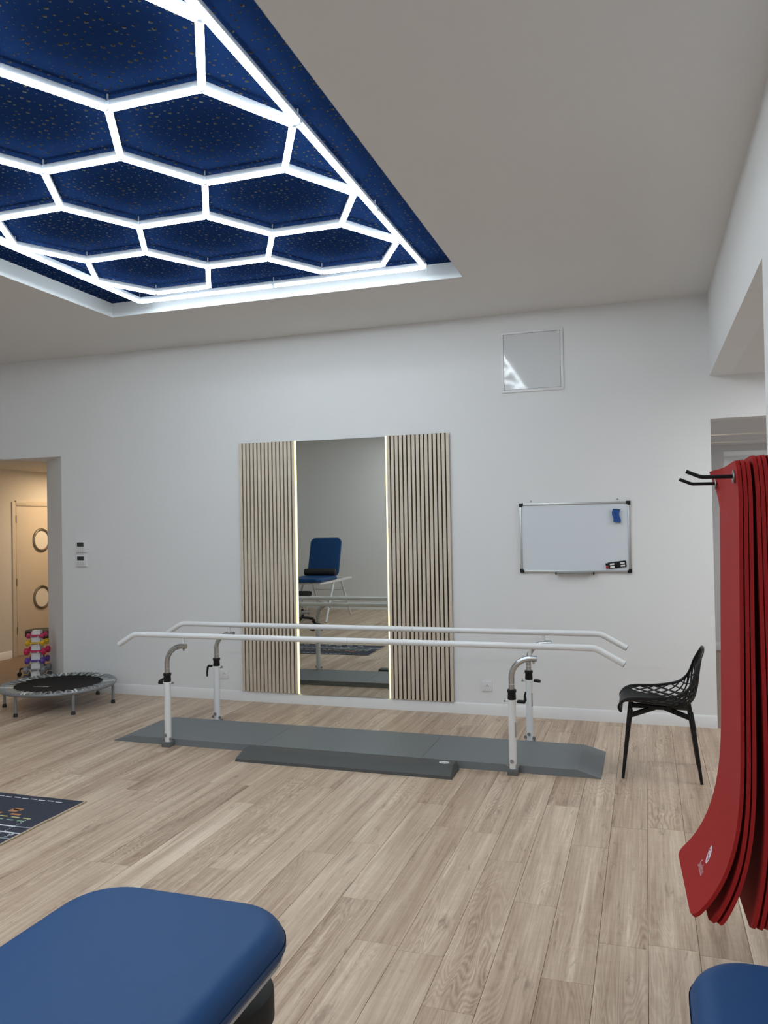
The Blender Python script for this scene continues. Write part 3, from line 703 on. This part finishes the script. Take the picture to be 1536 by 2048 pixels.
# ------------------------------------------------------------------ rolling stools
def rolling_stool(loc, zt, label, r=.185, th=.085, rz=0.0, base_col=BLACK):
    t = thing('rolling_stool', label, 'stool', loc, rz, 'black rolling stools')
    MB().lathe([(r * .9, zt - th), (r, zt - th + .012), (r, zt - .016), (r * .975, zt - .005), (r * .9, zt), (.01, zt + .003)], 40).build('seat_cushion', BLACKR, t)
    MB().tube([(0, 0, .10), (0, 0, .26)], .024, 14).build('gas_column', BLACK, t); MB().tube([(0, 0, .25), (0, 0, zt - th - .01)], .013, 12).build('piston', CHROME, t)
    MB().box(-.07, .07, -.07, .07, zt - th - .02, zt - th, .004).build('seat_plate', BLACK, t)
    for k in range(5):
        a = 2 * PI * k / 5; c, s_ = math.cos(a), math.sin(a)
        lg = MB().tube([(0, 0, .115), (.12 * c, .12 * s_, .105), (.245 * c, .245 * s_, .085)], [.028, .020, .015], 10, squash=.7).build('star_leg', base_col, t)
        MB().tube([(.245 * c, .245 * s_, .085), (.245 * c, .245 * s_, .05)], .008, 8).lathe([(.006, -.018), (.024, -.015), (.0255, -.004), (.0255, .004), (.024, .015), (.006, .018)], 16, (.25 * c, .25 * s_, .0256), 'y').build('caster', BLACK, lg)
rolling_stool((-2.985, .66, 0), .535, 'black rolling stool behind the dumbbell tower in the left opening', .185, .085, math.radians(212))
rolling_stool((2.650, -5.13, 0), .50, 'black rolling stool tucked under the blue table at lower left', .165, .09, .3)
rolling_stool((-1.70, -5.72, 0), .56, 'black rolling stool seen in the mirror before the reclined table', .165, .07, .15)

# ------------------------------------------------------------------ navy training rug
RUX0, RUX1, RUY0, RUY1 = -2.45, .402, -3.62, -2.822
rug = thing('training_rug', 'navy printed exercise rug with beige edge on the floor at left', 'rug', ((RUX0 + RUX1) / 2, (RUY0 + RUY1) / 2, 0))
RO = Vector(((RUX0 + RUX1) / 2, (RUY0 + RUY1) / 2, 0))
mb = MB(); nx2 = 60; vv = []; ff = []
rr2 = random.Random(3)
for i in range(nx2 + 1):
    x = RUX0 + (RUX1 - RUX0) * i / nx2 - RO.x; wob = .0016 * math.sin(i * 1.3) + .0012 * math.sin(i * .57 + 1)
    for y, z in ((RUY0 - RO.y + wob, 0), (RUY0 - RO.y + wob, .005), (RUY1 - RO.y + wob * 1.5, .005), (RUY1 - RO.y + wob * 1.5, 0)): vv.append((x, y, z))
for i in range(nx2):
    for k in range(4): ff.append((i * 4 + k, i * 4 + (k + 1) % 4, i * 4 + 4 + (k + 1) % 4, i * 4 + 4 + k))
ff += [(0, 1, 2, 3), tuple(nx2 * 4 + 3 - k for k in range(4))]
mb.add(vv, ff).build('rug_pile', RUGM, rug)
ez = []
for i in range(25): q = i / 24; ez.append((RUX1 - RO.x + .003 + .0022 * math.sin(q * 9) + .0015 * math.sin(q * 21), RUY0 - RO.y + (RUY1 - RUY0 + .006) * q, .0055))
MB().tube(ez, .0055, 8).build('edge_binding', RUGE, rug)
ez2 = [(RUX0 - RO.x - .003, p[1], p[2]) for p in ez]; MB().tube(ez2, .0055, 8).build('edge_binding', RUGE, rug)
def pr(key, x0, x1, y0, y1, name='printed_line'): MB().box(x0 - RO.x, x1 - RO.x, y0 - RO.y, y1 - RO.y, .0048, .0056).build(name, PRINT[key], rug)
for i in range(36): x = .226 - i * .064; pr('w', x, x + .048, -2.880 + .004 * (i % 2), -2.871 + .004 * (i % 2), 'printed_dash')
pr('o', .055, .115, -3.085, -3.045, 'printed_badge'); pr('o', .068, .128, -3.060, -3.030, 'printed_badge')
for i in range(9): x = .110 + (-.14) * i + .0; pr('o', x, x + .07, -3.128, -3.108, 'printed_word')
for i in range(12): x = .235 - i * .085; pr('y', x, x + .055, -3.162, -3.150, 'printed_dash')
for i in range(10): x = .230 - i * .075; pr('t', x, x + .045, -3.204, -3.192, 'printed_dash')
for i in range(14): y = -3.165 - i * .017; pr('w', .276, .281, y - .008, y, 'printed_dot')
pr('w', -2.3, .290, -3.283, -3.270); pr('g', .290, .397, -3.277, -3.268)
pr('w', -2.3, .397, -3.362, -3.350); pr('g', -2.3, .397, -3.436, -3.426)
for i in range(24): x = .365 - i * .105; pr('w', x - .006, x, -3.39, -3.356, 'printed_tick')
for i, s_ in enumerate(('140', '130', '120', '110', '100', '90', '80', '70')):
    text_mesh(s_, .036, lambda a, b, i=i: (.352 - i * .105 - b - RO.x, -3.392 + a - RO.y, .0058), 'printed_number', PRINT['w'], rug)
for i in range(7): x = -.9 + i * .16; text_mesh('o', .16, lambda a, b, x=x: (x + a - RO.x, -3.53 + b * .7 - RO.y, .0058), 'printed_ring', PRINT['w'], rug)

# ------------------------------------------------------------------ blue treatment tables in the foreground
def treat_table(name, label, x0, x1, y0, y1, zt, rad, inset):
    t = thing(name, label, 'treatment table', ((x0 + x1) / 2, (y0 + y1) / 2, 0), 0, 'blue treatment tables')
    hx, hy = (x1 - x0) / 2, (y1 - y0) / 2
    mb = MB(); pad(mb, rrect(-hx, hx, -hy, hy, rad, 12), zt - .075, zt, .060, 0, .014); mb.build('cushion', BLUEV, t, angle=60)
    MB().prism(rrect(-hx + .006, hx - .006, -hy + .006, hy - .006, rad, 8), zt - .083, zt - .0745).build('edge_board', mat('pale_grey_board', (.50, .51, .52), .5), t)
    for sx in (-1, 1): MB().box(sx * (hx - .10) - .02, sx * (hx - .10) + .02, -hy + .25, hy - inset, zt - .13, zt - .083, .004).build('side_rail', WHITEP, t)
    for sx in (-1, 1):
        for y in (-hy + .35, hy - inset - .05): MB().tube([(sx * (hx - .10), y, zt - .13), (sx * (hx - .10), y, .03)], .022, 12).lathe([(.03, 0), (.03, .02), (.023, .032)], 14, (sx * (hx - .10), y, 0)).build('leg', WHITEP, t)
treat_table('treatment_table', 'blue padded treatment table in the lower left foreground', 2.245, 2.895, -6.95, -5.055, .72, .165, .62)
treat_table('treatment_table', 'blue padded treatment table at the lower right, below the red mats', 3.812, 4.432, -6.75, -5.00, .72, .13, .5)

# treatment table with raised backrest, seen in the mirror
BX, BY = -1.66, -6.35
t = thing('treatment_table', 'blue treatment table with raised backrest, reflected in the mirror', 'treatment table', (BX, BY, 0), 0, 'blue treatment tables')
mb = MB(); pad(mb, rrect(-.32, .32, -.22, .72, .10, 8), .72, .785, .03); mb.build('seat_cushion', BLUEV, t, angle=60)
mb = MB(); pad(mb, rrect(-.30, .30, 0, .72, .09, 8), 0, .065, .03)
bk = mb.build('backrest', BLUEV, t, (0, -.25, .775), 60); bk.rotation_euler = (math.radians(-108), 0, PI); bk.rotation_euler = (math.radians(108 - 0), 0, 0)
MB().ring((0, .50, .066), .062, .014, 'z', 28, 8).build('face_hole', mat('dark_blue_vinyl', (.012, .05, .17), .5), bk)
for sx in (-1, 1):
    MB().box(sx * .29 - .018, sx * .29 + .018, -1.02, .66, .672, .712, .004).build('side_rail', WHITEP, t)
    MB().tube([(sx * .29, -.05, .68), (sx * .30, .40, 0.01)], .019, 12).build('leg', WHITEP, t)
    MB().tube([(sx * .29, -.45, .68), (sx * .30, -.92, 0.01)], .019, 12).build('leg', WHITEP, t)
for y, z in ((-1.0, .69), (.64, .69), (.24, .25), (-.76, .25), (-.58, .50)): MB().tube([(-.29, y, z), (.29, y, z)], .014, 10).build('cross_bar', WHITEP, t)
MB().tube([(-.28, .22, .26), (.28, -.70, .30)], .012, 10).tube([(.28, .22, .26), (-.28, -.70, .30)], .012, 10).build('diagonal_brace', WHITEP, t)
t2 = tag(MB().lathe([(.03, -.30), (.055, -.295), (.06, -.27), (.06, .27), (.055, .295), (.03, .30)], 24, (0, 0, 0), 'x').build('bolster', BLACKR, None, (BX, BY - .135, .848)), 'black roll bolster lying against the raised blue backrest', 'bolster')

# ------------------------------------------------------------------ red exercise mats on a wall hook
hk = thing('mat_hook', 'black double prong wall hook holding the red mats', 'hook', (WXR, -4.24, 1.81))
MB().box(-.006, -.0005, -.30, .30, -.045, .045, .002).build('back_plate', BLACK, hk)
for y in (-.24, .24): MB().tube([(-.005, y, .0), (-.36, y, .004), (-.368, y, .006), (-.404, y, .022)], .0058, 10).build('prong', BLACK, hk)
YN, YF, MT = -4.53, -3.93, .0105
def mat_profile(amp, lean, LEN, n=44):
    # (x, z, angle) down the mat: hangs straight, then rolls up towards the room at the bottom
    x = z = 0.0; out = []; ds = LEN / n
    for i in range(n + 1):
        s_ = i * ds; th = lean + (amp * ((s_ - .72) / .68) ** 2.5 if s_ > .72 else 0); th -= .10 * max(0, 1 - s_ / .12)
        out.append((x, z, th)); x -= math.sin(th) * ds; z -= math.cos(th) * ds
    return out
def red_mat(x, amp, lean, label, twist=0.0, ztop=1.857, prints=False, dz=0.0):
    # x = front face at the top; the far side curls a little more at the upper corner
    t = thing('exercise_mat', label, 'exercise mat', (x, -4.23, ztop + dz), 0, 'red mats on the wall hook')
    pr_n, pr_f = mat_profile(amp, lean, 1.33), mat_profile(amp * (1 + twist), lean, 1.38)
    n = len(pr_n); nw = 14
    def surf(i, w, off=0.0):
        # i: row (float), w: 0 far .. 1 near
        i0 = min(int(i), n - 2); q = i - i0
        def g(P): return [P[i0][k] * (1 - q) + P[i0 + 1][k] * q for k in range(3)]
        A, B_ = g(pr_f), g(pr_n); px = A[0] * (1 - w) + B_[0] * w; pz = A[1] * (1 - w) + B_[1] * w; th = A[2] * (1 - w) + B_[2] * w
        s_ = i / (n - 1) * 1.4
        px -= .028 * max(0, 1 - s_ / .14) ** 1.6 * max(0, .38 - w) / .38      # far top corner folds forward
        yw = (YF + 4.23) * (1 - w) + (YN + 4.23) * w
        cr = .035                                                            # rounded corners
        for end in (s_, 1.4 - s_):
            if end < cr:
                k = cr - math.sqrt(max(0, cr * cr - (cr - end) ** 2)); yw *= 1 - k / .30
        return Vector((px + math.cos(th) * off, yw, pz - math.sin(th) * off))
    vv = []; ff = []
    rows = [j * .25 for j in range(0, 9)] + list(range(3, n - 3)) + [n - 3 + j * .25 for j in range(0, 9)]
    m_ = nw + 1
    for off in (0.0, MT):
        for i in rows:
            for w in range(m_): vv.append(surf(min(i, n - 1.0001), w / nw, off))
    R_ = len(rows); o2 = R_ * m_
    for i in range(R_ - 1):
        for w in range(nw):
            a = i * m_ + w; ff.append((a, a + 1, a + m_ + 1, a + m_)); ff.append((o2 + a, o2 + a + m_, o2 + a + m_ + 1, o2 + a + 1))
        for w in (0, nw): a = i * m_ + w; ff.append((a, a + m_, o2 + a + m_, o2 + a))
    for w in range(nw):
        for i in (0, R_ - 1): a = i * m_ + w; ff.append((a, a + 1, o2 + a + 1, o2 + a))
    MB().add(vv, ff).build('mat_foam', REDM, t, angle=50)
    for yy in (-.24, .24):
        MB().ring((-.0005 - (.0107 if yy > 0 else 0), yy, 1.8125 - (ztop + dz)), .0165, .0035, 'x', 24, 8).build('eyelet', GROM, t)
    if prints:
        lrow = (n - 1) / 1.4
        text_mesh('Sveltus', .037, lambda a, b: surf((1.319 - b) * lrow, .565 + a / .6, -.0008), 'mat_lettering', REDINK, t)
        def logo(p, q, off): return surf((1.269 + .55 * p - .83 * q) * lrow, .55 + (.83 * p + .55 * q) / .6, off)
        nn = 32
        MB().add([logo(.037 * math.cos(2 * PI * i / nn), .019 * math.sin(2 * PI * i / nn), -.0008) for i in range(nn)], [tuple(range(nn))]).build('oval_logo', PINKINK, t)
        sv = [logo(-.010 + .036 * i / 10, .0045 * math.sin((i / 10 - .5) * 2 * PI), -.0014) for i in range(11)]
        MB().tube(sv, .0016, 6, squash=.5).tube([logo(-.022, .001, -.0012), logo(-.017, -.001, -.0012)], .0022, 8).build('logo_swoosh', mat('logo_purple', (.16, .05, .09), .6), t)
ML = ['front red foam mat with white printed lettering, hanging on the wall hook', 'red mat directly behind the lettered front mat', 'third red mat on the hook, bottom edge bunched with the second',
      'fourth red mat on the hook, right of the dark gap', 'fifth red mat on the hook, right of the dark gap', 'sixth red mat on the hook, right of the dark gap',
      'seventh red mat on the hook, cut by the right picture edge', 'eighth red mat on the hook, cut by the right picture edge']
xm = 3.9905
for i, (amp, lean, gap, dz) in enumerate(((1.15, .016, .0125, 0), (.86, .012, .0125, .002), (.82, .010, .017, .000), (.40, -.006, .0125, .012), (.37, -.008, .0125, .011), (.36, -.010, .016, .014), (.33, -.011, .013, .012), (.30, -.012, .013, .013))):
    red_mat(xm, amp, lean, ML[i], -.174, 1.857, i == 0, dz); xm += gap
